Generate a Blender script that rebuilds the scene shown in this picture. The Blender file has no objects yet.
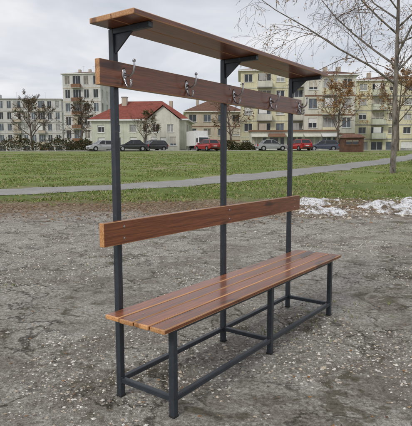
import bpy, math, random
import numpy as np
from mathutils import Vector, Matrix, noise as mn
random.seed(4); rng=np.random.default_rng(4)
R=math.radians
scene=bpy.context.scene
COL=scene.collection

# ------------------------------------------------------------------ helpers
class NT:
    def __init__(s,name):
        s.m=bpy.data.materials.new(name); s.m.use_nodes=True
        s.t=s.m.node_tree; s.b=s.t.nodes['Principled BSDF']; s.out=s.t.nodes['Material Output']
    def n(s,typ,**kw):
        nd=s.t.nodes.new(typ)
        for k,v in kw.items(): setattr(nd,k,v)
        return nd
    def l(s,a,b): s.t.links.new(a,b)
    def pos(s): return s.n('ShaderNodeNewGeometry').outputs['Position']
    def obj(s): return s.n('ShaderNodeTexCoord').outputs['Object']
    def noise(s,vec,scale,detail=4,rough=.6,dist=0):
        nd=s.n('ShaderNodeTexNoise'); nd.inputs['Scale'].default_value=scale
        nd.inputs['Detail'].default_value=min(detail,4); nd.inputs['Roughness'].default_value=rough; nd.inputs['Distortion'].default_value=dist
        s.l(vec,nd.inputs['Vector']); return nd
    def ramp(s,fac,stops,interp='LINEAR'):
        r=s.n('ShaderNodeValToRGB'); r.color_ramp.interpolation=interp
        e=r.color_ramp.elements
        while len(e)<len(stops): e.new(.5)
        for i,(p,c) in enumerate(stops):
            e[i].position=p
            if not hasattr(c,'__len__'): c=(c,c,c)
            e[i].color=(*c[:3],1)
        s.l(fac,r.inputs[0]); return r.outputs[0]
    def mix(s,fac,a,b,mode='MIX'):
        m=s.n('ShaderNodeMix',data_type='RGBA',blend_type=mode)
        for v,i in ((fac,0),(a,6),(b,7)):
            if hasattr(v,'links'): s.l(v,m.inputs[i])
            elif i==0: m.inputs[0].default_value=v
            else: m.inputs[i].default_value=(*v[:3],1)
        return m.outputs[2]
    def math(s,op,a,b=0.,c=None,clamp=False):
        m=s.n('ShaderNodeMath',operation=op,use_clamp=clamp)
        for v,i in ((a,0),(b,1),(c,2)):
            if v is None: continue
            if hasattr(v,'links'): s.l(v,m.inputs[i])
            else: m.inputs[i].default_value=v
        return m.outputs[0]
    def bump(s,h,strength=.5,dist=.01,normal=None):
        b=s.n('ShaderNodeBump'); b.inputs['Strength'].default_value=strength; b.inputs['Distance'].default_value=dist
        s.l(h,b.inputs['Height'])
        return b.outputs[0]
    def scalev(s,vec,sc):
        m=s.n('ShaderNodeMapping'); m.inputs['Scale'].default_value=sc; s.l(vec,m.inputs['Vector']); return m.outputs[0]
    def set(s,**kw):
        for k,v in kw.items():
            k=k.replace('_',' ')
            if hasattr(v,'links'): s.l(v,s.b.inputs[k])
            elif isinstance(v,(tuple,list)): s.b.inputs[k].default_value=(*v[:3],1)
            else: s.b.inputs[k].default_value=v
        return s.m
def simple(name,col,rough=.7,var=.25,scale=3.,metal=0.,coord='obj',spec=.5):
    t=NT(name); v=t.obj() if coord=='obj' else t.pos()
    nz=t.noise(v,scale,3,.65)
    a=tuple(c*(1-var) for c in col); b=tuple(min(1,c*(1+var)) for c in col)
    c=t.ramp(nz.outputs[0],[(.3,a),(.7,b)])
    t.set(Base_Color=c,Roughness=rough,Metallic=metal)
    t.b.inputs['Specular IOR Level'].default_value=spec
    return t.m

class MB:
    def __init__(s): s.v=[];s.f=[];s.m=[];s.mats=[]
    def mi(s,mat):
        if mat not in s.mats: s.mats.append(mat)
        return s.mats.index(mat)
    def face(s,pts,mat):
        b=len(s.v); s.v+= [tuple(p) for p in pts]; s.f.append(tuple(range(b,b+len(pts)))); s.m.append(s.mi(mat))
    def hexa(s,p,mat):
        b=len(s.v); s.v+=[tuple(q) for q in p]; k=s.mi(mat)
        for f in ((0,3,2,1),(4,5,6,7),(0,1,5,4),(1,2,6,5),(2,3,7,6),(3,0,4,7)):
            s.f.append(tuple(b+i for i in f)); s.m.append(k)
    def box(s,x0,x1,y0,y1,z0,z1,mat):
        s.hexa([(x0,y0,z0),(x1,y0,z0),(x1,y1,z0),(x0,y1,z0),(x0,y0,z1),(x1,y0,z1),(x1,y1,z1),(x0,y1,z1)],mat)
    def tube(s,pts,rad,mat,n=6,cap=True):
        pts=[Vector(p) for p in pts]; k=s.mi(mat); b=len(s.v)
        if not hasattr(rad,'__len__'): rad=[rad]*len(pts)
        up=None
        for i,p in enumerate(pts):
            d=(pts[min(i+1,len(pts)-1)]-pts[max(i-1,0)])
            if d.length<1e-9: d=Vector((0,0,1))
            d.normalize()
            if up is None: up=d.orthogonal().normalized()
            else:
                up=up-d*up.dot(d)
                up=up.normalized() if up.length>1e-6 else d.orthogonal().normalized()
            w=d.cross(up)
            for j in range(n):
                a=2*math.pi*j/n
                q=p+(up*math.cos(a)+w*math.sin(a))*rad[i]; s.v.append((q.x,q.y,q.z))
        for i in range(len(pts)-1):
            for j in range(n):
                s.f.append((b+i*n+j,b+i*n+(j+1)%n,b+(i+1)*n+(j+1)%n,b+(i+1)*n+j)); s.m.append(k)
        if cap:
            s.f.append(tuple(b+j for j in reversed(range(n)))); s.m.append(k)
            e=b+(len(pts)-1)*n; s.f.append(tuple(e+j for j in range(n))); s.m.append(k)
    def build(s,name,parent=None,smooth=False,bevel=0,fixn=False):
        me=bpy.data.meshes.new(name); me.from_pydata(s.v,[],s.f)
        for m in s.mats: me.materials.append(m)
        me.polygons.foreach_set('material_index',s.m)
        if smooth: me.polygons.foreach_set('use_smooth',[True]*len(s.f))
        me.update()
        if fixn:
            import bmesh
            bm=bmesh.new(); bm.from_mesh(me); bmesh.ops.recalc_face_normals(bm,faces=bm.faces); bm.to_mesh(me); bm.free()
        o=bpy.data.objects.new(name,me); COL.objects.link(o)
        if parent: o.parent=parent
        if bevel:
            md=o.modifiers.new('Bevel','BEVEL'); md.width=bevel; md.segments=2; md.limit_method='ANGLE'
        return o
def empty(name,loc=(0,0,0),rz=0):
    e=bpy.data.objects.new(name,None); COL.objects.link(e); e.location=loc; e.rotation_euler=(0,0,rz); e.empty_display_size=.3
    return e
def raw_mesh(name,verts,faces,mats,mi=None,smooth=False,parent=None):
    me=bpy.data.meshes.new(name); k=faces.shape[1]
    me.vertices.add(len(verts)); me.vertices.foreach_set('co',verts.astype(np.float32).ravel())
    me.loops.add(faces.size); me.loops.foreach_set('vertex_index',faces.astype(np.int32).ravel())
    me.polygons.add(len(faces)); me.polygons.foreach_set('loop_start',np.arange(0,faces.size,k,dtype=np.int32))
    if mi is not None: me.polygons.foreach_set('material_index',mi.astype(np.int32))
    me.polygons.foreach_set('use_smooth',np.full(len(faces),smooth))
    for m in mats: me.materials.append(m)
    me.update(calc_edges=True); me.validate()
    o=bpy.data.objects.new(name,me); COL.objects.link(o)
    if parent: o.parent=parent
    return o
_P=rng.random((256,256))
def vnoise(x,y):
    x=np.asarray(x,float); y=np.asarray(y,float)
    xi=np.floor(x).astype(int); yi=np.floor(y).astype(int); fx=x-xi; fy=y-yi
    fx=fx*fx*(3-2*fx); fy=fy*fy*(3-2*fy)
    g=lambda a,b:_P[a%256,b%256]
    return (g(xi,yi)*(1-fx)+g(xi+1,yi)*fx)*(1-fy)+(g(xi,yi+1)*(1-fx)+g(xi+1,yi+1)*fx)*fy
def fbm(x,y,o=4):
    s=0;a=1;t=0
    for i in range(o):
        s=s+a*vnoise(x*2**i+i*17.3,y*2**i+i*9.1); t+=a; a*=.5
    return s/t
def hz(x,y):
    x=np.asarray(x,float); y=np.asarray(y,float)
    t=y-14.
    r=.038*(.5*(t+np.sqrt(t*t+9)))-.038*(.5*(-14+np.sqrt(14*14+9)))
    lim=.038*52
    r=np.minimum(r,lim)
    w=np.clip((y-8)/4,0,1)*np.clip((60-y)/10,0,1)
    return r+ w*(.10*(fbm(x*.25,y*.25,3)-.5)+.03*(fbm(x*1.5,y*1.5,2)-.5))
def HZ(x,y): return float(hz(x,y))

# ------------------------------------------------------------------ camera
F=493.35
cam=bpy.data.cameras.new('Camera'); co=bpy.data.objects.new('Camera',cam); COL.objects.link(co)
co.location=(0,0,1.1767); co.rotation_euler=(R(90)-.1130,.0026,0)
cam.sensor_fit='HORIZONTAL'; cam.sensor_width=36; cam.lens=F/412*36; cam.clip_end=3000; cam.clip_start=.05
scene.camera=co
def U(px,D): return (px-206)/F*D       # metres to the right of the bench photographer's axis for a thing D metres away

# ------------------------------------------------------------------ world
w=bpy.data.worlds.new('World'); scene.world=w; w.use_nodes=True
t=w.node_tree; bg=t.nodes['Background']
sky=t.nodes.new('ShaderNodeTexSky'); sky.sky_type='NISHITA'; sky.sun_disc=False
SUN_EL,SUN_AZ=R(38),R(215)
sky.sun_elevation=SUN_EL; sky.sun_rotation=SUN_AZ; sky.altitude=300; sky.dust_density=2
tc=t.nodes.new('ShaderNodeTexCoord')
sep=t.nodes.new('ShaderNodeSeparateXYZ'); t.links.new(tc.outputs['Generated'],sep.inputs[0])
def wm(op,a,b=0.):
    m=t.nodes.new('ShaderNodeMath'); m.operation=op
    for v,i in ((a,0),(b,1)):
        if hasattr(v,'links'): t.links.new(v,m.inputs[i])
        else: m.inputs[i].default_value=v
    return m.outputs[0]
zc=wm('ADD',wm('MAXIMUM',sep.outputs[2],0.),.16)
cx=wm('DIVIDE',sep.outputs[0],zc); cy=wm('DIVIDE',sep.outputs[1],zc)
cb=t.nodes.new('ShaderNodeCombineXYZ'); t.links.new(cx,cb.inputs[0]); t.links.new(cy,cb.inputs[1])
nz=t.nodes.new('ShaderNodeTexNoise'); nz.inputs['Scale'].default_value=1.1; nz.inputs['Detail'].default_value=5; nz.inputs['Roughness'].default_value=.5; nz.inputs['Distortion'].default_value=.3
t.links.new(cb.outputs[0],nz.inputs['Vector'])
rp=t.nodes.new('ShaderNodeValToRGB'); e=rp.color_ramp.elements; e.new(.5)
e[0].position=.34; e[0].color=(5.7,6.05,6.8,1); e[1].position=.5; e[1].color=(7.4,7.6,8.1,1); e[2].position=.64; e[2].color=(9.4,9.4,9.5,1)
t.links.new(nz.outputs[0],rp.inputs[0])
mx=t.nodes.new('ShaderNodeMix'); mx.data_type='RGBA'; mx.inputs[0].default_value=.9
t.links.new(sky.outputs[0],mx.inputs[6]); t.links.new(rp.outputs[0],mx.inputs[7])
t.links.new(mx.outputs[2],bg.inputs[0]); bg.inputs[1].default_value=.1
sl=bpy.data.lights.new('Sun','SUN'); so=bpy.data.objects.new('Sun',sl); COL.objects.link(so)
sl.energy=1.5; sl.angle=R(14); sl.color=(1,.96,.9)
sd=Vector((math.sin(SUN_AZ)*math.cos(SUN_EL),math.cos(SUN_AZ)*math.cos(SUN_EL),math.sin(SUN_EL)))
so.rotation_euler=sd.to_track_quat('Z','Y').to_euler(); so.location=(-10,-10,20)
scene.view_settings.view_transform='Standard'; scene.view_settings.look='None'; scene.view_settings.exposure=0

# ------------------------------------------------------------------ ground materials
def lot_color(t,p):
    mid=t.noise(p,3.6,4,.82).outputs[0]; fn=t.noise(p,42,4,.9); fine=fn.outputs[0]
    base=t.ramp(mid,[(.30,(.17,.145,.115)),(.43,(.33,.30,.255)),(.55,(.45,.425,.375)),(.68,(.60,.575,.52))])
    base=t.mix(.55,base,t.ramp(fine,[(.36,(.06,.05,.04)),(.47,(.30,.275,.235)),(.60,(.74,.71,.65))]))
    v2=t.n('ShaderNodeTexVoronoi'); v2.inputs['Scale'].default_value=42; t.l(p,v2.inputs['Vector'])
    h2=t.n('ShaderNodeSeparateColor'); t.l(v2.outputs['Color'],h2.inputs[0])
    st2=t.math('MULTIPLY',t.math('GREATER_THAN',h2.outputs[0],.70),t.math('LESS_THAN',v2.outputs['Distance'],.40))
    base=t.mix(t.math('MULTIPLY',st2,.75),base,t.ramp(h2.outputs[1],[(0,(.10,.085,.07)),(.3,(.40,.355,.29)),(1,(.78,.75,.69))]))
    pn=t.noise(p,1.3,4,.8,.6)
    patch=t.ramp(pn.outputs[0],[(.47,0.),(.57,1.)])
    base=t.mix(t.math('MULTIPLY',patch,.5),base,t.mix(fine,(.05,.04,.03),(.32,.275,.21)))
    sc=t.n('ShaderNodeSeparateColor'); t.l(pn.outputs['Color'],sc.inputs[0])
    moss=t.ramp(sc.outputs[1],[(.54,0.),(.61,1.)])
    moss=t.math('MULTIPLY',moss,t.ramp(mid,[(.45,0.),(.53,1.)]))
    base=t.mix(t.math('MULTIPLY',moss,.75),base,t.mix(fine,(.035,.033,.016),(.17,.14,.08)))
    wv=t.n('ShaderNodeVectorMath',operation='SCALE'); t.l(pn.outputs['Color'],wv.inputs[0]); wv.inputs['Scale'].default_value=.6
    wa=t.n('ShaderNodeVectorMath',operation='ADD'); t.l(p,wa.inputs[0]); t.l(wv.outputs[0],wa.inputs[1])
    vv=t.n('ShaderNodeTexVoronoi',feature='DISTANCE_TO_EDGE'); vv.inputs['Scale'].default_value=2.6; t.l(wa.outputs[0],vv.inputs['Vector'])
    crk=t.ramp(t.math('ADD',vv.outputs[0],t.math('MULTIPLY',t.math('SUBTRACT',fine,.5),.12)),[(.0,1.),(.05,0.)])
    ms=t.ramp(sc.outputs[2],[(.46,0.),(.55,1.)])
    cr=t.math('MULTIPLY',crk,ms)
    base=t.mix(t.math('MULTIPLY',cr,.8),base,(.05,.04,.03))
    h=t.math('ADD',t.math('MULTIPLY',fine,1.4),t.math('MULTIPLY',mid,1.1))
    h=t.math('SUBTRACT',h,t.math('MULTIPLY',crk,.2))
    return base,h
def lawn_color(t,p):
    n1=t.noise(p,.35,4,.75,.3).outputs[0]; n2=t.noise(p,8,4,.85).outputs[0]
    g1=t.ramp(n1,[(.3,(.09,.14,.03)),(.45,(.15,.20,.05)),(.55,(.20,.245,.07)),(.7,(.30,.29,.12))])
    g2=t.ramp(n2,[(.3,(.045,.07,.02)),(.5,(.15,.2,.05)),(.7,(.36,.37,.17))])
    g=t.mix(.5,g1,g2)
    bare=t.ramp(t.noise(t.scalev(p,(.22,.36,1)),1.,4,.8,.5).outputs[0],[(.52,0.),(.60,1.)])
    g=t.mix(t.math('MULTIPLY',bare,.72),g,t.mix(n2,(.13,.10,.06),(.50,.43,.31)))
    return g,n2
def mat_lot():
    t=NT('ground_gravel_asphalt'); p=t.pos(); c,h=lot_color(t,p)
    t.set(Base_Color=c,Roughness=.9,Normal=t.bump(h,.85,.024)); t.b.inputs['Specular IOR Level'].default_value=.2; return t.m
def mat_lawn():
    t=NT('ground_lawn'); p=t.pos(); c,h=lawn_color(t,p)
    t.set(Base_Color=c,Roughness=.9); t.b.inputs['Specular IOR Level'].default_value=.15; return t.m
def mat_edge():
    t=NT('ground_edge'); p=t.pos(); c,h=lot_color(t,p); g,n2=lawn_color(t,p)
    sp=t.n('ShaderNodeSeparateXYZ'); t.l(p,sp.inputs[0])
    big=t.math('MULTIPLY',t.math('SUBTRACT',t.noise(p,.45,4,.65).outputs[0],.5),5.)
    sm=t.math('MULTIPLY',t.math('SUBTRACT',t.noise(p,3.0,4,.8).outputs[0],.5),6.)
    ed=t.math('ADD',sp.outputs[1],big)
    soil=t.ramp(t.math('MULTIPLY',t.math('ADD',ed,t.math('MULTIPLY',sm,.7)),.05),[(.455,0.),(.535,1.)])
    gm=t.ramp(t.math('MULTIPLY',t.math('ADD',ed,sm),.05),[(.60,0.),(.70,1.)])
    sn=t.noise(p,15,4,.85).outputs[0]
    sc=t.ramp(sn,[(.35,(.05,.034,.022)),(.46,(.17,.12,.075)),(.54,(.30,.20,.115)),(.62,(.5,.44,.36))])
    c=t.mix(soil,c,sc); c=t.mix(gm,c,g)
    t.set(Base_Color=c,Roughness=.9,Normal=t.bump(t.math('ADD',h,sn),.7,.025)); t.b.inputs['Specular IOR Level'].default_value=.2; return t.m
def axis(a,b,n,c,k):
    u=np.linspace(-1,1,n); s=np.sinh(u*k)/np.sinh(k)
    return np.where(s<0,c+s*(c-a),c+s*(b-c))
gx=axis(-900,900,321,0,5.5); gy=axis(-300,1500,421,9,5.2)
X,Y=np.meshgrid(gx,gy); Z=hz(X,Y)
idx=np.arange(X.size).reshape(X.shape)
fc=np.stack([idx[:-1,:-1],idx[:-1,1:],idx[1:,1:],idx[1:,:-1]],-1).reshape(-1,4)
yc=((Y[:-1,:-1]+Y[1:,1:])/2).ravel(); gmi=np.where(yc<5.6,0,np.where(yc>19,2,1))
raw_mesh('ground',np.stack([X,Y,Z],-1).reshape(-1,3),fc,[mat_lot(),mat_edge(),mat_lawn()],gmi,smooth=True)

# ------------------------------------------------------------------ footpath & street (draped sheets)
asph=NT('path_asphalt'); p=asph.pos()
c=asph.mix(asph.noise(p,.8,4,.75).outputs[0],(.19,.185,.175),(.40,.39,.37))
n9=asph.noise(p,9,4,.85).outputs[0]
c=asph.mix(asph.math('MULTIPLY',asph.ramp(n9,[(.55,0.),(.62,1.)]),.6),c,(.18,.14,.09))
asph.set(Base_Color=c,Roughness=.85); asph=asph.m
kerbm=simple('kerb_concrete',(.34,.33,.31),.85,.3,5,coord='pos')
def catmull(P,n=60):
    P=[np.array(p,float) for p in P]; P=[2*P[0]-P[1]]+P+[2*P[-1]-P[-2]]; out=[]
    for i in range(1,len(P)-2):
        for k in range(n):
            s=k/n; a,b,c,d=P[i-1:i+3]
            out.append(.5*((2*b)+(-a+c)*s+(2*a-5*b+4*c-d)*s*s+(-a+3*b-3*c+d)*s**3))
    out.append(P[-2]); return np.array(out)
def strip(name,C,wid,mat,kerb=True,lift=.012,kh=.1,wob=0.):
    d=np.gradient(C,axis=0); d/=np.linalg.norm(d,axis=1)[:,None]; nn=np.stack([-d[:,1],d[:,0]],-1)
    n=len(C); s=np.concatenate([[0],np.cumsum(np.linalg.norm(np.diff(C,axis=0),axis=1))]); o=empty(name)
    off=np.linspace(-wid/2,wid/2,9); S,O=np.meshgrid(s,off,indexing='ij')
    O2=O*(1+wob*(fbm(S*.9+5,np.sign(O)*3+9,4)-.5))
    x=C[:,0][:,None]+nn[:,0][:,None]*O2; y=C[:,1][:,None]+nn[:,1][:,None]*O2
    z=hz(x,y)+lift+.03*(1-(2*O/wid)**2)
    idx=np.arange(x.size).reshape(x.shape)
    f=np.stack([idx[:-1,:-1],idx[1:,:-1],idx[1:,1:],idx[:-1,1:]],-1).reshape(-1,4)
    raw_mesh('surface',np.stack([x,y,z],-1).reshape(-1,3),f,[mat],smooth=True,parent=o)
    if kerb:
        mb=MB()
        for sg in (-1,1):
            for i in range(n-1):
                if rng.random()<.04: continue
                pts=[]
                for zz in (-.1,kh):
                    for (k,e_,aa) in ((i,.02,wid/2),(i+1,-.02,wid/2),(i+1,-.02,wid/2+.13),(i,.02,wid/2+.13)):
                        px=C[k,0]+nn[k,0]*sg*aa+d[k,0]*e_; py=C[k,1]+nn[k,1]*sg*aa+d[k,1]*e_
                        pts.append((px,py,HZ(px,py)+lift+zz))
                mb.hexa(pts,kerbm)
        mb.build('kerb',parent=o,fixn=True)
    return o
PATH=catmull([(-60,9.5),(-34,10.6),(-15,12.6),(-3.75,16.7),(2.0,22.0),(9.7,31.5),(20,47),(30,66)],50)
strip('footpath',PATH,2.3,asph,kerb=False,wob=.6)
strip('street',np.stack([np.linspace(-140,140,121),np.full(121,71.5)],-1),9.5,asph,kerb=True,kh=.11)
def on_path(x,y,m=1.15):
    yy=np.interp(x,PATH[:,0],PATH[:,1]); sl=np.interp(x,PATH[:,0],np.gradient(PATH[:,1],PATH[:,0]))
    return np.abs(y-yy)/np.sqrt(1+sl*sl)<m*(.75+.4*vnoise(x*2.2,y*2.2))

# ------------------------------------------------------------------ bench with coat rack
def wood(name,dark,lightc,rough=.3,coat=.4):
    t=NT(name); o=t.obj(); oi=t.n('ShaderNodeObjectInfo')
    ad=t.n('ShaderNodeVectorMath',operation='ADD'); t.l(o,ad.inputs[0])
    cb=t.n('ShaderNodeCombineXYZ'); r7=t.math('MULTIPLY',oi.outputs['Random'],37.); t.l(r7,cb.inputs[0]); t.l(r7,cb.inputs[1]); t.l(cb.outputs[0],ad.inputs[1])
    v=ad.outputs[0]
    g=t.noise(t.scalev(v,(1.5,34,34)),1.,4,.7,1.0).outputs[0]
    g2=t.noise(t.scalev(v,(5,170,170)),1.,3,.75).outputs[0]
    kn=t.noise(t.scalev(v,(2.6,9,9)),1.,2,.5).outputs[0]
    c=t.ramp(g,[(.34,dark),(.5,tuple((a+b)/2 for a,b in zip(dark,lightc))),(.64,lightc)])
    c=t.mix(.42,c,t.ramp(g2,[(.35,tuple(x*.45 for x in dark)),(.65,tuple(x*1.25 for x in lightc))]))
    c=t.mix(t.math('MULTIPLY',t.ramp(kn,[(.60,0.),(.67,1.)]),.8),c,tuple(x*.3 for x in dark))
    tone=t.math('ADD',.78,t.math('MULTIPLY',oi.outputs['Random'],.44))
    tc=t.n('ShaderNodeCombineColor'); [t.l(tone,tc.inputs[i]) for i in range(3)]
    c=t.mix(1.,c,tc.outputs[0],'MULTIPLY')
    t.set(Base_Color=c,Roughness=t.math('ADD',rough*.6,t.math('MULTIPLY',g,rough*.9)),Normal=t.bump(g2,.22,.002)); t.b.inputs['Coat Weight'].default_value=coat; t.b.inputs['Coat Roughness'].default_value=.16
    return t.m
WOOD=wood('stained_wood',(.115,.030,.010),(.36,.115,.040),rough=.36)
WOODE=wood('stained_wood_edge',(.46,.19,.06),(.74,.40,.17),rough=.4)
fm=NT('painted_steel'); o=fm.obj()
c=fm.ramp(fm.noise(o,14,4,.6).outputs[0],[(.3,(.024,.031,.040)),(.7,(.040,.049,.060))])
dn=fm.noise(o,60,4,.8).outputs[0]
c=fm.mix(fm.math('MULTIPLY',fm.ramp(dn,[(.58,0.),(.68,1.)]),.3),c,(.18,.17,.15))
fm.set(Base_Color=c,Roughness=.4,Normal=fm.bump(dn,.08,.002)); STEEL=fm.m
ZINC=simple('bolt_zinc',(.45,.45,.45),.35,.2,60,metal=.9)
CHROME=simple('hook_metal',(.50,.50,.51),.27,.2,60,metal=1.)
RUB=simple('rubber_foot',(.02,.02,.02),.8)
bench=empty('bench_with_coat_rack',(-.424,2.3307,0),.9365)
B=1.7936; D_=.34; T=.015
def board(name,x0,x1,y0,y1,z0,z1,mat=WOOD,edge=WOODE,bev=.003):
    mb=MB(); n=24; xs=np.linspace(x0,x1,n); s=random.random()*50
    P=[]
    for x in xs:
        dy=.0016*(mn.noise(Vector((x*1.3,s,0)))); dz=.002*(mn.noise(Vector((x*1.1,s,5))))
        P.append([(x,y0+dy,z0+dz),(x,y1+dy,z0+dz),(x,y1+dy,z1+dz),(x,y0+dy,z1+dz)])
    for r in P: mb.v+=r
    k=mb.mi(mat); k2=mb.mi(edge)
    for i in range(n-1):
        for j in range(4):
            a=i*4+j; c=i*4+(j+1)%4; mb.f.append((a,c,c+4,a+4)); mb.m.append(k)
    mb.f.append((3,2,1,0)); mb.m.append(k2); e=(n-1)*4; mb.f.append((e,e+1,e+2,e+3)); mb.m.append(k2)
    o=mb.build(name,parent=bench,fixn=True)
    md=o.modifiers.new('Bevel','BEVEL'); md.width=bev; md.segments=2; md.limit_method='ANGLE'; md.angle_limit=R(40); md.material=1
    return o
ys=np.linspace(-.391,-.022,5)
for i in range(4):
    board('seat_slat_%d'%(i+1),-.113+rng.uniform(-.002,.002),B+.089+rng.uniform(-.003,.003),ys[i]+.0032,ys[i+1]-.0032,.428,.45,bev=.0048)
board('backrest_board',-.127,B+.09,-.045,-.0155,.769,.880)
board('hook_board',-.127,B+.09,-.045,-.0155,1.494,1.606)
ysh=np.linspace(-.257,.016,3)
for i in range(2):
    board('shelf_board_%d'%(i+1),-.124,B+.083,ysh[i]+.0015,ysh[i+1]-.0015,1.757,1.781,bev=.0035)
def part(name,*b,bev=.003):
    mb=MB()
    for q in b: mb.box(*q,STEEL)
    return mb.build(name,parent=bench,bevel=bev)
for i,x in enumerate((0,B/2,B)):
    part('post_%d'%(i+1),(x-T,x+T,-T,T,.004,1.7555))
    part('leg_%d'%(i+1),(x-T,x+T,-D_-T,-D_+T,.004,.426))
    part('seat_bearer_%d'%(i+1),(x-T+.001,x+T-.001,-D_+T,-T,.397,.4265))
    part('foot_crossbar_%d'%(i+1),(x-.0125,x+.0125,-D_+T,-T,.075,.1))
    part('shelf_arm_%d'%(i+1),(x-T+.001,x+T-.001,-.235,-T,1.731,1.7555))
    mb=MB(); th=.004
    a=[(x-th,-T,1.645),(x-th,-.125,1.731),(x-th,-T,1.731)]; b2=[(x+th,-T,1.645),(x+th,-.125,1.731),(x+th,-T,1.731)]
    mb.face(a,STEEL); mb.face(b2[::-1],STEEL); mb.face([a[0],b2[0],b2[1],a[1]],STEEL)
    mb.build('shelf_gusset_%d'%(i+1),parent=bench)
    mb=MB()
    for yy in (0,-D_): mb.box(x-T-.002,x+T+.002,yy-T-.002,yy+T+.002,0,.012,RUB)
    mb.build('foot_cap_%d'%(i+1),parent=bench,bevel=.002)
    mb=MB()
    for yy in (-T-.001,-D_+T+.001):
        for zz in (.075,.101): mb.tube([(x-.0145,yy,zz),(x+.0145,yy,zz)],.0028,STEEL,6)
    mb.build('weld_%d'%(i+1),parent=bench,smooth=True)
for j,(xa,xb) in enumerate(((T,B/2-T),(B/2+T,B-T))):
    part('rail_front_%d'%(j+1),(xa,xb,-D_-.0125,-D_+.0125,.075,.1))
    part('rail_back_%d'%(j+1),(xa,xb,-.0125,.0125,.075,.1))
    part('seat_rail_%d'%(j+1),(xa,xb,-D_-.0125,-D_+.0125,.4,.4255))
mb=MB()
def bolt_y(x,z,y=-.045,r=.0055):
    mb.tube([(x,y+.001,z),(x,y-.0015,z),(x,y-.003,z)],[r,r,r*.55],ZINC,10)
for x in (0,B/2,B):
    for z in (.797,.852): bolt_y(x+.001,z)
for x in (B/2,B):
    for z in (1.518,1.582): bolt_y(x+.001,z)
for x in (0,B/2,B):
    for i in range(4):
        yc=(ys[i]+ys[i+1])/2
        mb.tube([(x,yc,.4495),(x,yc,.4508),(x,yc,.4514)],[.004,.004,.002],ZINC,10)
mb.build('bolts',parent=bench)
def bez(P,n=14):
    P=[Vector(p) for p in P]; out=[]
    for k in range(n+1):
        s=k/n; out.append(P[0]*(1-s)**3+P[1]*3*s*(1-s)**2+P[2]*3*s*s*(1-s)+P[3]*s**3)
    return out
def hook(i,x):
    mb=MB(); yb=-.0455; zc=1.553
    mb.tube([(x,yb+.001,zc),(x,yb-.003,zc),(x,yb-.0045,zc)],[.012,.012,.009],CHROME,16)
    for v in range(len(mb.v)):
        a=mb.v[v]; mb.v[v]=(a[0],a[1],zc+(a[2]-zc)*2.6)
    c=bez([(x,yb-.003,zc+.004),(x,yb-.05,zc-.030),(x,yb-.074,zc+.012),(x,yb-.066,zc+.056)])
    mb.tube(c,[.0062-.0018*k/14 for k in range(15)],CHROME,10)
    def ball(p,r):
        p=Vector(p); mb.tube([p+Vector((0,0,z*r)) for z in (-1,-.8,-.4,0,.4,.8,1)],[max(.0003,r*math.sqrt(max(0,1-z*z))) for z in (-1,-.8,-.4,0,.4,.8,1)],CHROME,12)
    ball(c[-1],.0082)
    c2=bez([(x,yb-.003,zc-.014),(x,yb-.012,zc-.070),(x,yb-.052,zc-.070),(x,yb-.044,zc-.030)])
    mb.tube(c2,[.0055-.001*k/14 for k in range(15)],CHROME,10); ball(c2[-1],.007)
    for z in (.021,-.024): mb.tube([(x,yb-.003,zc+z),(x,yb-.0062,zc+z)],[.0036,.003],ZINC,8)
    mb.build('coat_hook_%d'%i,parent=bench,smooth=True,fixn=True)
for i,x in enumerate((.02,.478,.938,1.395,1.835)): hook(i+1,x)

# ------------------------------------------------------------------ buildings
GL=[]
for nm,cc,rg in (('window_dark',(.03,.035,.04),.08),('window_curtain',(.34,.34,.33),.25),('window_sky',(.10,.12,.14),.06),('window_blind',(.2,.18,.15),.3)):
    GL.append(simple(nm,cc,rg,.35,.8))
FRW=simple('window_frame_white',(.7,.7,.68),.5,.1); FRB=simple('window_frame_brown',(.12,.06,.035),.5,.2)
def wallmat(name,col):
    t=NT(name); v=t.obj()
    c=t.ramp(t.noise(v,.5,4,.7).outputs[0],[(.3,tuple(x*.76 for x in col)),(.7,tuple(min(1,x*1.1) for x in col))])
    st=t.ramp(t.noise(t.scalev(v,(3,3,.25)),1.2,3,.7).outputs[0],[(.5,0.),(.7,1.)])
    c=t.mix(t.math('MULTIPLY',st,.38),c,tuple(x*.42 for x in col))
    t.set(Base_Color=c,Roughness=.9); return t.m
def roofmat(name,col,sc=3.2):
    t=NT(name); v=t.obj()
    wv=t.n('ShaderNodeTexWave',wave_type='BANDS',bands_direction='X'); wv.inputs['Scale'].default_value=sc*.5; wv.inputs['Distortion'].default_value=.4; t.l(v,wv.inputs['Vector'])
    c=t.ramp(t.noise(v,1.6,4,.85).outputs[0],[(.3,tuple(x*.45 for x in col)),(.5,col),(.7,tuple(min(1,x*1.4) for x in col))])
    c=t.mix(t.math('MULTIPLY',wv.outputs[0],.35),c,tuple(x*.45 for x in col))
    t.set(Base_Color=c,Roughness=.85); return t.m
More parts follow.
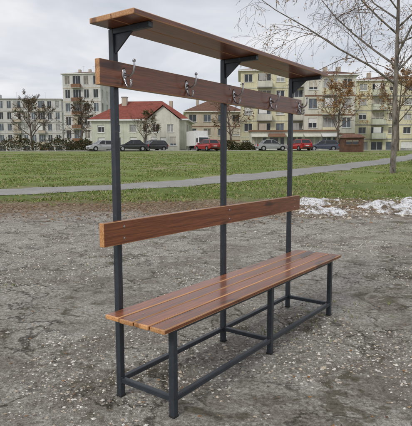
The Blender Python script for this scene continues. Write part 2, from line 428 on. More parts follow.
def facade(mb,O,ux,nrm,W,H,ops,wall,frame=FRW,dep=.18):
    O=Vector(O);ux=Vector(ux).normalized();nrm=Vector(nrm).normalized();uz=Vector((0,0,1))
    P=lambda x,z,d=0.: O+ux*x+uz*z+nrm*d
    xs=sorted({0,W,*[o[0] for o in ops],*[o[1] for o in ops]}); zs=sorted({0,H,*[o[2] for o in ops],*[o[3] for o in ops]})
    for i in range(len(xs)-1):
        for j in range(len(zs)-1):
            xc=(xs[i]+xs[i+1])/2; zc=(zs[j]+zs[j+1])/2
            if any(o[0]<xc<o[1] and o[2]<zc<o[3] for o in ops): continue
            mb.face([P(xs[i],zs[j]),P(xs[i+1],zs[j]),P(xs[i+1],zs[j+1]),P(xs[i],zs[j+1])],wall)
    def bx(x0,x1,z0,z1,d0,d1,m):
        mb.hexa([P(x0,z0,d1),P(x1,z0,d1),P(x1,z0,d0),P(x0,z0,d0),P(x0,z1,d1),P(x1,z1,d1),P(x1,z1,d0),P(x0,z1,d0)],m)
    for (x0,x1,z0,z1,n) in ops:
        mb.face([P(x0,z0),P(x1,z0),P(x1,z0,-dep),P(x0,z0,-dep)],wall); mb.face([P(x0,z1,-dep),P(x1,z1,-dep),P(x1,z1),P(x0,z1)],wall)
        mb.face([P(x0,z0,-dep),P(x0,z1,-dep),P(x0,z1),P(x0,z0)],wall); mb.face([P(x1,z0),P(x1,z1),P(x1,z1,-dep),P(x1,z0,-dep)],wall)
        g=random.choices(GL,[5,2,3,1])[0]
        if random.random()<.3 and z1-z0<2.2:   # roller shutter part way down
            zs_=z1-(z1-z0)*random.choice((.3,.5,.75)); bx(x0+.07,x1-.07,zs_,z1-.07,-dep+.003,-dep+.05,random.choice((BEI_S,FRW)))
        mb.face([P(x0,z0,-dep),P(x1,z0,-dep),P(x1,z1,-dep),P(x0,z1,-dep)],g)
        fw=.07
        bx(x0,x0+fw,z0,z1,-dep+.003,-dep+.06,frame); bx(x1-fw,x1,z0,z1,-dep+.003,-dep+.06,frame)
        bx(x0+fw,x1-fw,z0,z0+fw,-dep+.003,-dep+.06,frame); bx(x0+fw,x1-fw,z1-fw,z1,-dep+.003,-dep+.06,frame)
        for k in range(1,n):
            xm=x0+(x1-x0)*k/n; bx(xm-.035,xm+.035,z0+fw,z1-fw,-dep+.003,-dep+.062,frame)
        if z0>.3: bx(x0-.08,x1+.08,z0-.07,z0-.003,.003,.1,frame)
BEI_S=simple('shutter_beige',(.5,.46,.38),.6,.15)
WH=wallmat('render_cream',(.64,.63,.54)); YE=wallmat('render_yellow',(.70,.66,.46)); GRN=wallmat('render_pale_green',(.60,.62,.50))
GREYW=wallmat('render_grey',(.60,.59,.57)); BEI=wallmat('render_beige',(.52,.45,.36)); BRN=wallmat('panel_brown',(.24,.13,.08)); CON=wallmat('concrete',(.38,.37,.35))
RED=roofmat('clay_roof_red',(.24,.062,.042)); RBR=roofmat('roof_brown',(.17,.085,.055))
def hiproof(mb,x0,x1,y0,y1,z,h,mat,ov=.5,hipx0=True,hipx1=True,gab=None):
    x0-=ov;x1+=ov;y0-=ov;y1+=ov; ym=(y0+y1)/2; w=(y1-y0)/2
    a=x0+(w if hipx0 else 0); b=x1-(w if hipx1 else 0)
    A,Bp=(a,ym,z+h),(b,ym,z+h); c0,c1,c2,c3=(x0,y0,z),(x1,y0,z),(x1,y1,z),(x0,y1,z)
    mb.face([c0,c1,Bp,A],mat); mb.face([c2,c3,A,Bp],mat)
    mb.face([c3,c0,A],mat if hipx0 else gab); mb.face([c1,c2,Bp],mat if hipx1 else gab)
    mb.box(x0,x1,y0,y1,z-.22,z-.003,FRW)
def house():
    D=80; e=empty('red_roof_house',(U(93,D),D,HZ(U(93,D),D)-.05),R(-5))
    W=15.2; H=5.0; dp=9
    mb=MB(); ops=[]
    for x in (1,3.6,6.2,8.4,10.9,13.2): ops+= [(x,x+1.15,.95,2.4,2),(x,x+1.1,3.2,4.4,2)]
    facade(mb,(0,0,0),(1,0,0),(0,-1,0),W,H,ops,GRN)
    facade(mb,(W,0,0),(0,1,0),(1,0,0),dp,H,[(1.5,2.7,1,2.4,2),(5,6.2,1,2.4,2),(1.5,2.7,3.2,4.4,2),(5,6.2,3.2,4.4,2)],WH)
    facade(mb,(0,dp,0),(0,-1,0),(-1,0,0),dp,H,[(3,4.2,1,2.4,2)],WH); facade(mb,(W,dp,0),(-1,0,0),(0,1,0),W,H,[],WH)
    mb.box(-.03,W+.03,-.04,-.003,0,.55,CON)
    mb.build('walls',parent=e)
    mb=MB(); hiproof(mb,0,W,0,dp,H+.22,3.3,RED); mb.build('roof',parent=e)
    mb=MB(); wx0,wx1=9.4,14.4; yw=-1.6
    facade(mb,(wx0,yw,0),(1,0,0),(0,-1,0),wx1-wx0,5.0,[(.5,1.5,1,2.4,2),(2.0,2.9,.1,2.3,1),(3.5,4.5,1,2.4,2),(.8,1.8,3.1,4.3,2),(3.1,4.1,3.1,4.3,2)],WH)
    facade(mb,(wx1,yw,0),(0,1,0),(1,0,0),1.6,5.0,[],WH); facade(mb,(wx0,0,0),(0,-1,0),(-1,0,0),1.6,5.0,[],WH)
    mb.build('front_wing',parent=e)
    mb=MB(); xm=(wx0+wx1)/2; zt=7.2; ze=5.25; a,b=wx0-.4,wx1+.4; y0=yw-.4; y1=4.0
    mb.face([(a,y0,ze-.25),(xm,y0,zt),(xm,y1,zt),(a,y1,ze-.25)],RED); mb.face([(xm,y0,zt),(b,y0,ze-.25),(b,y1,ze-.25),(xm,y1,zt)],RED)
    mb.face([(a+.3,yw,ze-.26),(b-.3,yw,ze-.26),(xm,yw,zt-.12)],WH)
    mb.build('wing_roof',parent=e)
    mb=MB(); mb.box(4.2,5,3.2,4,6.6,9.0,BEI); mb.box(4.1,5.1,3.1,4.1,9.003,9.15,CON); mb.box(11.6,12.2,6,6.6,6.8,8.7,BEI); mb.build('chimneys',parent=e)
house()
def block(name,px0,px1,D,ytop,storeys,wall,band,rz=0,depth=12,roof=None,roofh=2.,balc=True,frame=FRW,bay=3.0,bandmat=None,side=True,bc=3):
    x0=U(px0,D); W=U(px1,D)-x0; zb=HZ(x0,D)-.1; top=1.1767+(157-ytop)/F*D; H=top-zb-(roofh if roof else 0)
    e=empty(name,(x0,D,zb),R(rz)); W=W/math.cos(R(rz))
    fl=H/storeys; nb=max(1,int(round(W/bay))); bw=W/nb
    mb=MB(); ops=[]; bal=[]
    for s in range(storeys):
        for b in range(nb):
            z=s*fl
            if balc and b%bc==1 and s>0:
                ops.append((b*bw+.25,b*bw+bw-.25,z+.12,z+fl-.45,3)); bal.append((b*bw+.1,b*bw+bw-.1,z))
            elif s==0: ops.append((b*bw+.3,b*bw+bw-.3,.5,fl-.55,2))
            else: ops.append((b*bw+bw*.24,b*bw+bw*.76,z+.95,z+fl-.5,2))
    facade(mb,(0,0,0),(1,0,0),(0,-1,0),W,H,ops,wall,frame)
    sn=max(1,int(depth/3.5)); sw=depth/sn
    sops=[(b*sw+1,b*sw+2.3,s*fl+.95,s*fl+fl-.5,2) for b in range(sn) for s in range(storeys)]
    facade(mb,(0,depth,0),(0,-1,0),(-1,0,0),depth,H,sops if side else [],wall,frame)
    facade(mb,(W,0,0),(0,1,0),(1,0,0),depth,H,sops if side else [],wall,frame)
    facade(mb,(W,depth,0),(-1,0,0),(0,1,0),W,H,[],wall,frame)
    for s in range(1,storeys): mb.box(0,W,-.06,-.003,s*fl-.16,s*fl+.04,band)
    mb.build('walls',parent=e)
    mb=MB()
    for (a,b,z) in bal:
        mb.box(a,b,-1.25,-.065,z-.14,z,CON)
        mt=bandmat or band
        mb.box(a,b,-1.25,-1.17,z+.002,z+1.0,mt); mb.box(a,a+.07,-1.168,-.065,z+.002,z+1.0,mt); mb.box(b-.07,b,-1.168,-.065,z+.002,z+1.0,mt)
        if random.random()<.35: mb.box(a+.3,b-.9,-1.1,-1.02,z+1.1,z+fl-.6,random.choice([FRW,BEI,CON]))
    if bal: mb.build('balconies',parent=e)
    mb=MB()
    if roof: hiproof(mb,0,W,0,depth,H+.22,roofh,roof,ov=.45)
    else: mb.box(-.25,W+.25,-.3,depth+.3,H,H+.4,CON); mb.box(W*.3,W*.3+3,4,7,H+.403,H+2.4,wall)
    for k in range(3):
        xx=W*(.2+.28*k); mb.box(xx,xx+.7,depth*.55,depth*.55+.9,H+.3,H+(roofh if roof else 0)+1.1,BEI)
        mb.tube([(xx+2,depth*.5,H+.5),(xx+2,depth*.5,H+3.4)],.03,CON,5); mb.tube([(xx+1.5,depth*.5,H+3.2),(xx+2.5,depth*.5,H+3.2)],.02,CON,4)
    mb.build('roof',parent=e)
block('apartment_block',66,104,150,72,6,GREYW,BEI,rz=-8,roof=RBR,roofh=1.4,bandmat=BRN)
block('apartment_block',-40,62,185,100,5,GREYW,CON,rz=4,bandmat=BEI)
block('townhouse',186,243,112,99,3,BEI,BRN,rz=3,roof=RBR,roofh=3.2,balc=False)
block('apartment_block',240,302,88,65,5,YE,GRN,rz=-4,roof=RBR,roofh=1.6,bandmat=WH,bay=2.7,bc=2)
block('apartment_block',303,352,84,70,4,WH,BRN,rz=-4,roof=RBR,roofh=1.5,bandmat=YE,bay=2.8)
block('apartment_block',353,455,96,76,5,YE,CON,rz=-2,roof=RBR,roofh=1.5,bandmat=GRN)
def shop():
    D=82.5; x0=U(250,D); x1=U(336,D); W=x1-x0; e=empty('shop_row',(x0,D,HZ(x0,D)-.05),R(-2))
    mb=MB(); n=5; bw=W/n; ops=[]
    for k in range(n): ops+= [(k*bw+.25,k*bw+bw*.62,.5,2.5,2),(k*bw+bw*.7,k*bw+bw-.15,.1,2.5,1)]
    facade(mb,(0,0,0),(1,0,0),(0,-1,0),W,3.4,ops,WH); facade(mb,(0,3,0),(0,-1,0),(-1,0,0),3,3.4,[],WH); facade(mb,(W,0,0),(0,1,0),(1,0,0),3,3.4,[],WH)
    mb.build('walls',parent=e)
    mb=MB(); mb.box(-.2,W+.2,-.3,2.9,3.403,3.65,BRN)
    for k in range(n):
        z=2.75; mb.hexa([(k*bw+.1,-1.3,z-.28),(k*bw+bw-.1,-1.3,z-.28),(k*bw+bw-.1,-.003,z),(k*bw+.1,-.003,z),(k*bw+.1,-1.3,z-.2),(k*bw+bw-.1,-1.3,z-.2),(k*bw+bw-.1,-.003,z+.35),(k*bw+.1,-.003,z+.35)],[WH,BRN,GRN,WH,FRW][k])
    mb.build('canopy',parent=e)
shop()

# ------------------------------------------------------------------ vehicles
TYRE=simple('tyre',(.018,.018,.018),.85); RIM=simple('wheel_rim',(.42,.43,.45),.35,.2,metal=.7)
CGL=simple('car_glass',(.02,.024,.028),.06,.2); LAMP=simple('headlamp',(.6,.62,.65),.15,.1); TAIL=simple('tail_lamp',(.35,.012,.01),.2,.1); PLAS=simple('car_plastic',(.03,.03,.032),.6)
def carpaint(name,col):
    t=NT(name); o=t.obj(); c=t.mix(t.noise(o,2.5,3,.6).outputs[0],tuple(x*.7 for x in col),tuple(min(1,x*1.15) for x in col))
    t.set(Base_Color=c,Roughness=.35); t.b.inputs['Coat Weight'].default_value=.5; t.b.inputs['Coat Roughness'].default_value=.08; return t.m
def car(name,x,y,rz,col,L=4.2,kind='hatch'):
    e=empty(name,(x,y,HZ(x,y)+.015),R(rz)); paint=carpaint('car_paint',col)
    hl=L/2; wr=.31; ax=hl*.62
    mb=MB(); top=[(-hl+.02,.34),(-hl-.02,.58),(-hl+.05,.9),(-hl+.2,.96),(-.2,.93),(.9,.91),(hl-.55,.8),(hl-.12,.66),(hl,.5),(hl-.03,.28)]
    if kind=='sedan': top[2]=(-hl+.03,.86); top[3]=(-hl+.55,.93)
    def arch(cx): return [(cx+ (wr+.05)*math.cos(a),max(.22,wr+(wr+.05)*math.sin(a))) for a in np.linspace(0,math.pi,9)]
    prof=top+[(ax+wr+.07,.22)]+arch(ax)+[(-ax+wr+.07,.22)]+arch(-ax)+[(-ax-wr-.07,.24)]
    n=len(prof); hw=.85
    def ring(sy,k):
        out=[]
        for (px,pz) in prof:
            yy=hw*k
            yy*=1-.10*max(0,(abs(px)-hl*.72)/(hl*.28))**2-.05*max(0,(.55-pz)/.35)-.05*max(0,(pz-.7)/.25)
            out.append((px,sy*yy,pz))
        return out
    rings=[ring(-1,1),ring(-1,.93),ring(1,.93),ring(1,1)]
    for q in (1,2): rings[q]=[(p[0]*1.005,p[1],p[2]+(.02 if p[2]>.6 else 0)) for p in rings[q]]
    for r in range(3):
        for i in range(n):
            j=(i+1)%n; mb.face([rings[r][i],rings[r][j],rings[r+1][j],rings[r+1][i]],paint)
    mb.face(rings[0],paint); mb.face(rings[3][::-1],paint)
    mb.build('body',parent=e,fixn=True)
    if kind=='hatch': b0,b1,t0,t1=-hl+.12,1.0,-hl+.5,.2
    else: b0,b1,t0,t1=-hl+.6,1.0,-hl+1.15,.15
    zb=.93; zt=1.43; wb=.78; wt=.6
    G=[(b0,-wb,zb),(b1,-wb,zb-.02),(b1,wb,zb-.02),(b0,wb,zb),(t0,-wt,zt),(t1,-wt,zt),(t1,wt,zt),(t0,wt,zt)]
    mb=MB(); mb.hexa(G,CGL); mb.build('windows',parent=e)
    mb=MB()
    mb.hexa([(t0-.05,-wt-.02,zt-.02),(t1+.05,-wt-.02,zt-.02),(t1+.05,wt+.02,zt-.02),(t0-.05,wt+.02,zt-.02),(t0+.1,-wt+.1,zt+.05),(t1-.12,-wt+.1,zt+.045),(t1-.12,wt-.1,zt+.045),(t0+.1,wt-.1,zt+.05)],paint)
    for sy in (-1,1):
        for (a,b,r) in (((b0,zb),(t0,zt),.06),((b1,zb),(t1,zt),.035),((-.15,zb),(-.2,zt),.035)):
            mb.tube([(a[0],sy*(wb+.0),a[1]-.02),(b[0],sy*(wt+.005),b[1])],[r,r*.8],paint,6)
        mb.hexa([(b1-.25,sy*.84,.93),(b1-.1,sy*.84,.93),(b1-.1,sy*1.0,.93),(b1-.25,sy*1.0,.93),(b1-.23,sy*.84,1.06),(b1-.12,sy*.84,1.06),(b1-.12,sy*.98,1.06),(b1-.23,sy*.98,1.06)],paint)
    mb.build('roof',parent=e,fixn=True)
    mb=MB()
    for sy in (-1,1):
        mb.box(hl-.17,hl-.035,sy*.58-.16,sy*.58+.16,.58,.70,LAMP)
        mb.box(-hl-.035,-hl+.1,sy*.66-.11,sy*.66+.11,.62,.86,TAIL)
    mb.box(hl-.1,hl+.02,-.45,.45,.36,.5,PLAS); mb.box(-hl-.04,-hl+.1,-.6,.6,.34,.46,PLAS); mb.box(-hl-.045,-hl-.02,-.26,.26,.56,.67,FRW)
    mb.build('lights_and_trim',parent=e)
    mb=MB()
    for sx in (-1,1):
        for sy in (-1,1):
            cx=sx*ax; mb.tube([(cx,sy*.64,wr),(cx,sy*.66,wr),(cx,sy*.82,wr),(cx,sy*.845,wr)],[wr*.9,wr,wr,wr*.93],TYRE,20)
            mb.tube([(cx,sy*.80,wr),(cx,sy*.853,wr)],[wr*.62,wr*.58],RIM,14)
    mb.build('wheels',parent=e)
def pc(px,D,rz,col,**k): car('parked_car',U(px,D),D,rz,col,**k)
pc(103,67,215,(.45,.46,.48),kind='hatch',L=4.0)
pc(133,66,192,(.02,.022,.026),kind='sedan',L=4.2)
pc(153,67.5,222,(.03,.032,.036))
pc(207,66,122,(.34,.02,.018),L=4.0)
pc(271,67,8,(.32,.33,.34),L=4.2,kind='sedan')
pc(298,66,112,(.36,.018,.016),L=4.0)
pc(322,69,175,(.06,.07,.1),L=4.2)
def truck():
    D=76; x=U(199,D); e=empty('box_truck',(x,D,HZ(x,D)+.04),R(-70)); wp=carpaint('truck_white',(.7,.7,.7))
    mb=MB(); mb.box(-3,1.1,-1.05,1.05,.85,3.1,FRW); mb.box(-3.05,1.1,-.5,.5,.5,.845,PLAS); mb.build('cargo_box',parent=e,bevel=.05)
    mb=MB(); mb.hexa([(1.2,-.95,.45),(2.7,-.95,.45),(2.7,.95,.45),(1.2,.95,.45),(1.2,-.9,2.2),(2.1,-.85,2.2),(2.1,.85,2.2),(1.2,.9,2.2)],wp); mb.build('cab',parent=e,bevel=.08)
    mb=MB(); mb.hexa([(2.36,-.8,1.4),(2.46,-.8,1.4),(2.46,.8,1.4),(2.36,.8,1.4),(2.1,-.72,2.05),(2.2,-.72,2.05),(2.2,.72,2.05),(2.1,.72,2.05)],CGL)
    for sy in (-1,1): mb.box(1.5,2.1,sy*.93-.02,sy*.93+.02,1.35,1.95,CGL)
    mb.build('cab_windows',parent=e)
    mb=MB()
    for cx in (-1.9,1.9):
        for sy in (-1,1): mb.tube([(cx,sy*.7,.4),(cx,sy*.95,.4)],.4,TYRE,18); mb.tube([(cx,sy*.9,.4),(cx,sy*.965,.4)],.22,RIM,12)
    mb.build('wheels',parent=e)
truck()
def kiosk():
    D=60; x=U(350,D); e=empty('wooden_kiosk',(x,D,HZ(x,D)-.03),R(-10))
    mb=MB(); wd=simple('kiosk_boards',(.10,.045,.027),.7,.4,2.)
    facade(mb,(-1.3,-1,0),(1,0,0),(0,-1,0),2.6,1.7,[(.5,2.1,.85,1.45,2)],wd,FRB); facade(mb,(1.3,-1,0),(0,1,0),(1,0,0),2,1.7,[],wd); facade(mb,(-1.3,1,0),(0,-1,0),(-1,0,0),2,1.7,[],wd); facade(mb,(1.3,1,0),(-1,0,0),(0,1,0),2.6,1.7,[],wd)
    for k in range(13): mb.box(-1.3+k*.2,-1.285+k*.2,-1.02,-1.003,0,.83,FRB)
    mb.build('walls',parent=e); mb=MB()
    mb.hexa([(-1.5,-1.25,1.7),(1.5,-1.25,1.7),(1.5,1.25,1.7),(-1.5,1.25,1.7),(-.9,-.3,2.15),(.9,-.3,2.15),(.9,.3,2.15),(-.9,.3,2.15)],RBR); mb.build('roof',parent=e)
kiosk()

# ------------------------------------------------------------------ trees
def barkmat(name,a,b,sc=6):
    t=NT(name); v=t.pos(); c=t.ramp(t.noise(t.scalev(v,(1,1,.35)),sc,4,.7).outputs[0],[(.35,a),(.6,b)])
    t.set(Base_Color=c,Roughness=.9); return t.m
BARK=barkmat('bark_grey_brown',(.05,.038,.03),(.15,.12,.095)); BIRCH=barkmat('bark_birch',(.04,.033,.028),(.24,.21,.18),4); TWIG=barkmat('twig',(.07,.042,.03),(.15,.095,.065))
def leafmat(name,a,b):
    t=NT(name); c=t.ramp(t.noise(t.pos(),2.5,2,.7).outputs[0],[(.35,a),(.65,b)])
    t.set(Base_Color=c,Roughness=.7)
    tr=t.n('ShaderNodeBsdfTranslucent'); t.l(c,tr.inputs[0]); ms=t.n('ShaderNodeMixShader'); ms.inputs[0].default_value=.35
    t.l(t.b.outputs[0],ms.inputs[1]); t.l(tr.outputs[0],ms.inputs[2]); t.l(ms.outputs[0],t.out.inputs[0]); return t.m
LY=[leafmat('leaf_yellow',(.45,.28,.08),(.62,.44,.18)),leafmat('leaf_orange',(.36,.16,.05),(.50,.27,.10)),leafmat('leaf_brown',(.16,.08,.035),(.28,.16,.08))]
LG=[leafmat('leaf_dark_green',(.02,.035,.012),(.06,.08,.025)),leafmat('leaf_olive',(.05,.06,.02),(.11,.11,.04))]
def tree(name,x,y,H,bark,r0,levels=4,droop=0.,leafset=None,leafn=0,leafs=.06,spread=.8,clear=.25,kids=(7,6,5,4),seed=1,low=0,twr=.004,l1=.62):
    rd=random.Random(seed); e=empty(name,(x,y,HZ(x,y)-.05)); mb=MB(); tips=[]
    def branch(p,d,L,r,lev):
        n=7 if lev==0 else (5 if lev<3 else 4); pts=[p]; rs=[r]; q=p.copy(); dd=d.copy()
        for i in range(n):
            dd=dd+Vector((rd.gauss(0,.09),rd.gauss(0,.09),rd.gauss(0,.05)))*(.5 if lev==0 else 1.3)
            if lev>=2: dd.z-=droop*(.5+lev*.3)
            elif lev==1: dd.z+=.06-droop*.5
            dd.normalize(); q=q+dd*(L/n); pts.append(q.copy()); rs.append(max(twr,r*(1-(i+1)/n*.82)))
        mb.tube(pts,rs,bark if lev<2 else TWIG,(8 if lev==0 else 5 if lev==1 else 3),cap=False)
        if lev>=levels-1: tips.append((pts,L))
        if lev<levels:
            k=kids[min(lev,len(kids)-1)]
            for i in range(k):
                s=(clear if lev==0 else .2)+(1-(clear if lev==0 else .2))*(i+rd.random()*.7)/k
                s=min(s,.98); f=s*n; a=int(f); pp=pts[a].lerp(pts[min(a+1,n)],f-a)
                ang=i*2.4+rd.random()*.8 if lev==0 else rd.uniform(0,2*math.pi)
                base=(pts[min(a+1,n)]-pts[a]).normalized(); o=base.orthogonal().normalized(); o=Matrix.Rotation(ang,3,base)@o
                sp=spread*rd.uniform(.7,1.25); nd=(base*math.cos(sp)+o*math.sin(sp)).normalized()
                LL=L*(l1 if lev==0 else .55)*(1.15-.75*s)*rd.uniform(.8,1.2)
                branch(pp,nd,LL,max(twr,rs[a]*.5),lev+1)
    branch(Vector((0,0,0)),Vector((0,0,1)),H,r0,0)
    mb.build('trunk_and_branches',parent=e,smooth=True)
    if leafset and leafn:
        nT=len(tips); V=np.zeros((leafn*4,3)); M=rng.integers(0,len(leafset),leafn)
        wts=np.array([max(.02,mn.noise(pts[-1]*.45+Vector((seed,0,0)))+.25)**2*(2.5 if pts[-1].z<low else 1) for pts,L in tips]); wts/=wts.sum()
        ch=rng.choice(nT,leafn,p=wts)
        for i,c in enumerate(ch):
            pts,L=tips[c]; f=rng.random()*(len(pts)-1); a=int(f); pp=pts[a].lerp(pts[min(a+1,len(pts)-1)],f-a)
            pp=pp+Vector(rng.normal(0,leafs*.9,3)); s=leafs*rng.uniform(.6,1.25)
            u=Vector(rng.normal(0,1,3)).normalized(); v=u.orthogonal().normalized(); v=Matrix.Rotation(rng.uniform(0,6.28),3,u)@v; w_=u.cross(v)
            V[i*4]=pp-v*s; V[i*4+1]=pp+w_*s*.55; V[i*4+2]=pp+v*s; V[i*4+3]=pp-w_*s*.55
        raw_mesh('leaves',V,np.arange(leafn*4).reshape(-1,4),leafset,M,parent=e)
    return e
tree('birch_tree',U(392,24),24,13.5,BIRCH,.15,levels=4,droop=.13,leafset=LY,leafn=12000,leafs=.042,spread=.9,clear=.28,kids=(22,9,7,3),seed=21,low=6.0,twr=.0055,l1=.60)
tree('bare_tree',U(146,74.0),73,5.0,BARK,.14,levels=3,leafset=LG+LY[2:],leafn=800,leafs=.12,kids=(12,8,7),seed=3,twr=.012)
tree('bare_tree',U(232,86),86,9,BARK,.2,levels=3,leafset=LY[2:],leafn=500,leafs=.2,kids=(11,7,6),seed=5,twr=.018)
tree('bare_tree',U(338,74),75,9.5,BARK,.2,levels=3,leafset=LY,leafn=2600,leafs=.13,kids=(14,8,6),seed=8,twr=.013)
tree('bare_tree',U(80,84),86,8,BARK,.2,levels=3,leafset=LG+LY[2:],leafn=700,leafs=.14,kids=(13,8,7),seed=9,twr=.018)
tree('bare_tree',U(30,80),82,8.5,BARK,.22,levels=3,leafset=LG+LY[2:],leafn=800,leafs=.14,kids=(13,8,7),seed=12,twr=.018)
tree('bare_tree',U(402,60),62,9.5,BARK,.2,levels=3,leafset=LY[1:],leafn=1500,leafs=.13,kids=(12,8,6),seed=14,twr=.013)
def shrub(name,x,y,wx,wy,h,mats,n=2500,s=.12):
    V=np.zeros((n*4,3)); zb=HZ(x,y)
    for i in range(n):
        a=rng.uniform(0,6.28); r=rng.random()**.4; zz=rng.random()**.7
        k=(1-zz**3*.6)*(.75+.5*vnoise(a*2+x,zz*4))
        pp=Vector((x+math.cos(a)*r*wx*k,y+math.sin(a)*r*wy*k,zb+zz*h*(.7+.6*float(vnoise(a*3+y,x+r*2)))))
        u=Vector(rng.normal(0,1,3)).normalized(); v=u.orthogonal().normalized(); w_=u.cross(v); q=s*rng.uniform(.6,1.2)
        V[i*4]=pp-v*q; V[i*4+1]=pp+w_*q*.6; V[i*4+2]=pp+v*q; V[i*4+3]=pp-w_*q*.6
    raw_mesh(name,V,np.arange(n*4).reshape(-1,4),mats,rng.integers(0,len(mats),n))
for px,D,wx,h in ((84,77,2.2,1.8),(228,79,2.4,1.6),(246,80,1.5,1.4),(60,77,4,1.9),(20,78,5,2.1),(340,78,2,1.8)):
    shrub('shrub',U(px,D),D,wx,1.2,h,LG+LG+LY[2:],1800,.13)

# ------------------------------------------------------------------ grass, leaves, stones
def gm(nm,c,d):
    t=NT(nm); cc=t.ramp(t.noise(t.pos(),1.2,2,.7).outputs[0],[(.35,c),(.65,d)]); t.set(Base_Color=cc,Roughness=.8); t.b.inputs['Specular IOR Level'].default_value=.15; return t.m
GM=[gm('grass_green',(.10,.16,.03),(.17,.24,.06)),gm('grass_light',(.18,.25,.06),(.27,.32,.10)),gm('grass_dry',(.30,.26,.13),(.42,.36,.2))]
def grass(n,ymin,ymax,h,name):
    y=ymin+(ymax-ymin)*rng.random(n)**1.4; x=(rng.random(n)*2-1)*(y*.55+1.5)
    dens=fbm(x*.8,y*.8,4)+.12*rng.random(n); edge=13.4+6*(fbm(x*.45+40,y*.45,3)-.5)+3.5*(fbm(x*2.4,y*2.4,3)-.5)
    k=(dens>.50)&(~on_path(x,y))&(y>edge); x=x[k];y=y[k];n=len(x)
    z=hz(x,y); a=rng.random(n)*6.28; hh=h*rng.uniform(.4,1.5,n); wd=.006+.0006*y*1.2
    lx=rng.normal(0,.7,n)*hh; ly=rng.normal(0,.7,n)*hh
    V=np.zeros((n,3,3)); V[:,0]=np.stack([x-np.cos(a)*wd,y-np.sin(a)*wd,z-.005],-1); V[:,1]=np.stack([x+np.cos(a)*wd,y+np.sin(a)*wd,z-.005],-1); V[:,2]=np.stack([x+lx,y+ly,z+hh],-1)
    raw_mesh(name,V.reshape(-1,3),np.arange(n*3).reshape(-1,3),GM,rng.choice(3,n,p=[.40,.35,.25]))
grass(170000,10.5,55,.05,'grass')
def scatter_leaves(name,x,y,s,mats,lift=.004):
    n=len(x); z=hz(x,y)+lift; V=np.zeros((n,4,3)); a=rng.random(n)*6.28; ca,sa=np.cos(a),np.sin(a); s=s*rng.uniform(.6,1.3,n)
    t1=rng.uniform(0,.5,n)*s; t2=rng.uniform(0,.5,n)*s
    V[:,0]=np.stack([x-ca*s,y-sa*s,z+t1],-1);V[:,1]=np.stack([x+sa*s*.6,y-ca*s*.6,z],-1);V[:,2]=np.stack([x+ca*s,y+sa*s,z+t2],-1);V[:,3]=np.stack([x-sa*s*.6,y+ca*s*.6,z+.001],-1)
    raw_mesh(name,V.reshape(-1,3),np.arange(n*4).reshape(-1,4),mats,rng.integers(0,len(mats),n))
LD=[simple('leaf_dead_dark',(.09,.055,.03),.8),simple('leaf_dead_tan',(.32,.22,.13),.8),simple('leaf_dead_brown',(.18,.11,.06),.8)]
n=12000; y=rng.normal(11.8,1.6,n); x=(rng.random(n)*2-1)*9
k=fbm(x*.9,y*.9,3)>.46; n2=1500; y2=rng.uniform(1.2,10,n2); x2=(rng.random(n2)*2-1)*(y2*.6+1)
x=np.concatenate([x[k],x2]); y=np.concatenate([y[k],y2]); scatter_leaves('fallen_leaves',x,y,np.where(y<8.5,.010,.027),LD+[LD[0],LY[1]])
def stones(name,x,y,s,mats,sink=.1):
    n=len(x); z=hz(x,y)
    O=np.array([(1,0,0),(0,1,0),(-1,0,0),(0,-1,0),(0,0,1),(0,0,-1)])
    FQ=np.array([(0,1,4),(1,2,4),(2,3,4),(3,0,4),(1,0,5),(2,1,5),(3,2,5),(0,3,5)])
    V=O[None]*rng.uniform(.6,1.3,(n,6,3))*s[:,None,None]; V[:,:,2]*=.6
    a=rng.random(n)*6.28; c,sn=np.cos(a),np.sin(a); X_=V[:,:,0]*c[:,None]-V[:,:,1]*sn[:,None]; Y_=V[:,:,0]*sn[:,None]+V[:,:,1]*c[:,None]
    V[:,:,0]=X_+x[:,None]; V[:,:,1]=Y_+y[:,None]; V[:,:,2]+=(z+sink*s)[:,None]
    Fc=(FQ[None]+6*np.arange(n)[:,None,None]).reshape(-1,3)
    raw_mesh(name,V.reshape(-1,3),Fc,mats,np.repeat(rng.integers(0,len(mats),n),8))
SM=[simple('stone_grey',(.42,.395,.355),.9,.4,30),simple('stone_pale',(.64,.61,.55),.9,.3,30),simple('stone_dark',(.17,.15,.13),.9,.4,30),simple('stone_tan',(.48,.41,.32),.9,.3,30)]
n=75000; y=1.2+10.0*rng.random(n)**1.5; x=(rng.random(n)*2-1)*(y*.55+.7); k=(fbm(x*1.4+3,y*1.4,4)+.1*rng.random(n))>.50; x=x[k];y=y[k]
stones('gravel',x,y,rng.gamma(2.2,.0018,len(x))+.0015,SM)
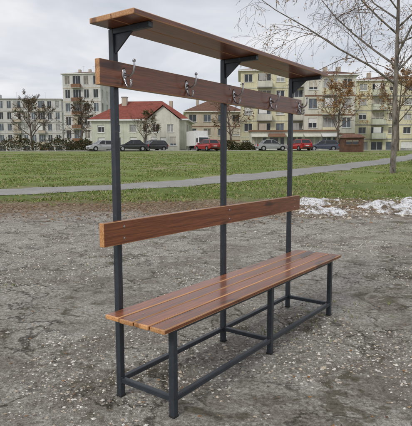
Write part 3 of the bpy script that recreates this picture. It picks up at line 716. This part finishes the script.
# small weeds growing out of the cracked lot
def weeds(n):
    V=[];F_=[]
    for i in range(n):
        y=rng.uniform(3.0,11.5); x=rng.uniform(-1,1)*(y*.5+.5)
        if vnoise(x*.9+7,y*.9)<.55: continue
        for b in range(rng.integers(6,16)):
            a=rng.uniform(0,6.28); l=rng.uniform(.012,.035); px=x+rng.normal(0,.02); py=y+rng.normal(0,.02); z=HZ(px,py)
            k=len(V); V+=[(px-.0025*math.sin(a),py+.0025*math.cos(a),z-.002),(px+.0025*math.sin(a),py-.0025*math.cos(a),z-.002),(px+math.cos(a)*l,py+math.sin(a)*l,z+l*.8)]; F_.append((k,k+1,k+2))
    raw_mesh('weeds',np.array(V),np.array(F_),GM,rng.integers(0,3,len(F_)))
weeds(700)

# ------------------------------------------------------------------ melting snow & rubble
def snow(name,x0,x1,y0,y1,thr,hh,nx=300,ny=160,seed=0.):
    xs=np.linspace(x0,x1,nx); ysn=np.linspace(y0,y1,ny); X,Y=np.meshgrid(xs,ysn)
    env=np.clip(np.minimum(np.minimum((X-x0)/(.12*(x1-x0)),(x1-X)/(.15*(x1-x0))),np.minimum((Y-y0)/(.3*(y1-y0)),(y1-Y)/(.3*(y1-y0)))),0,1)
    q=fbm(X*1.6+seed,Y*1.5+seed,5)*env**.5
    Zs=hz(X,Y)-.03+np.clip(q-thr,0,1)*hh+.05*(fbm(X*7,Y*7,4)-.5)*(q>thr)
    idx=np.arange(X.size).reshape(X.shape); f=np.stack([idx[:-1,:-1],idx[:-1,1:],idx[1:,1:],idx[1:,:-1]],-1).reshape(-1,4)
    t=NT('dirty_snow'); p=t.pos(); c=t.ramp(t.noise(p,3.2,4,.85).outputs[0],[(.40,(.12,.09,.06)),(.46,(.40,.37,.34)),(.53,(.74,.75,.77))])
    n24=t.noise(p,22,4,.8).outputs[0]
    c=t.mix(t.math('MULTIPLY',t.ramp(n24,[(.54,0.),(.59,1.)]),.85),c,(.15,.10,.055))
    t.set(Base_Color=c,Roughness=.8,Normal=t.bump(n24,.6,.04))
    raw_mesh(name,np.stack([X,Y,Zs],-1).reshape(-1,3),f,[t.m],smooth=True)
snow('snow_pile',1.5,8.5,9.2,14.0,.40,.6,seed=3.7)
n=2200; x=rng.uniform(1.5,8,n); y=rng.uniform(9.2,13.8,n); stones('rubble',x,y,rng.gamma(2,.008,n)+.006,SM)
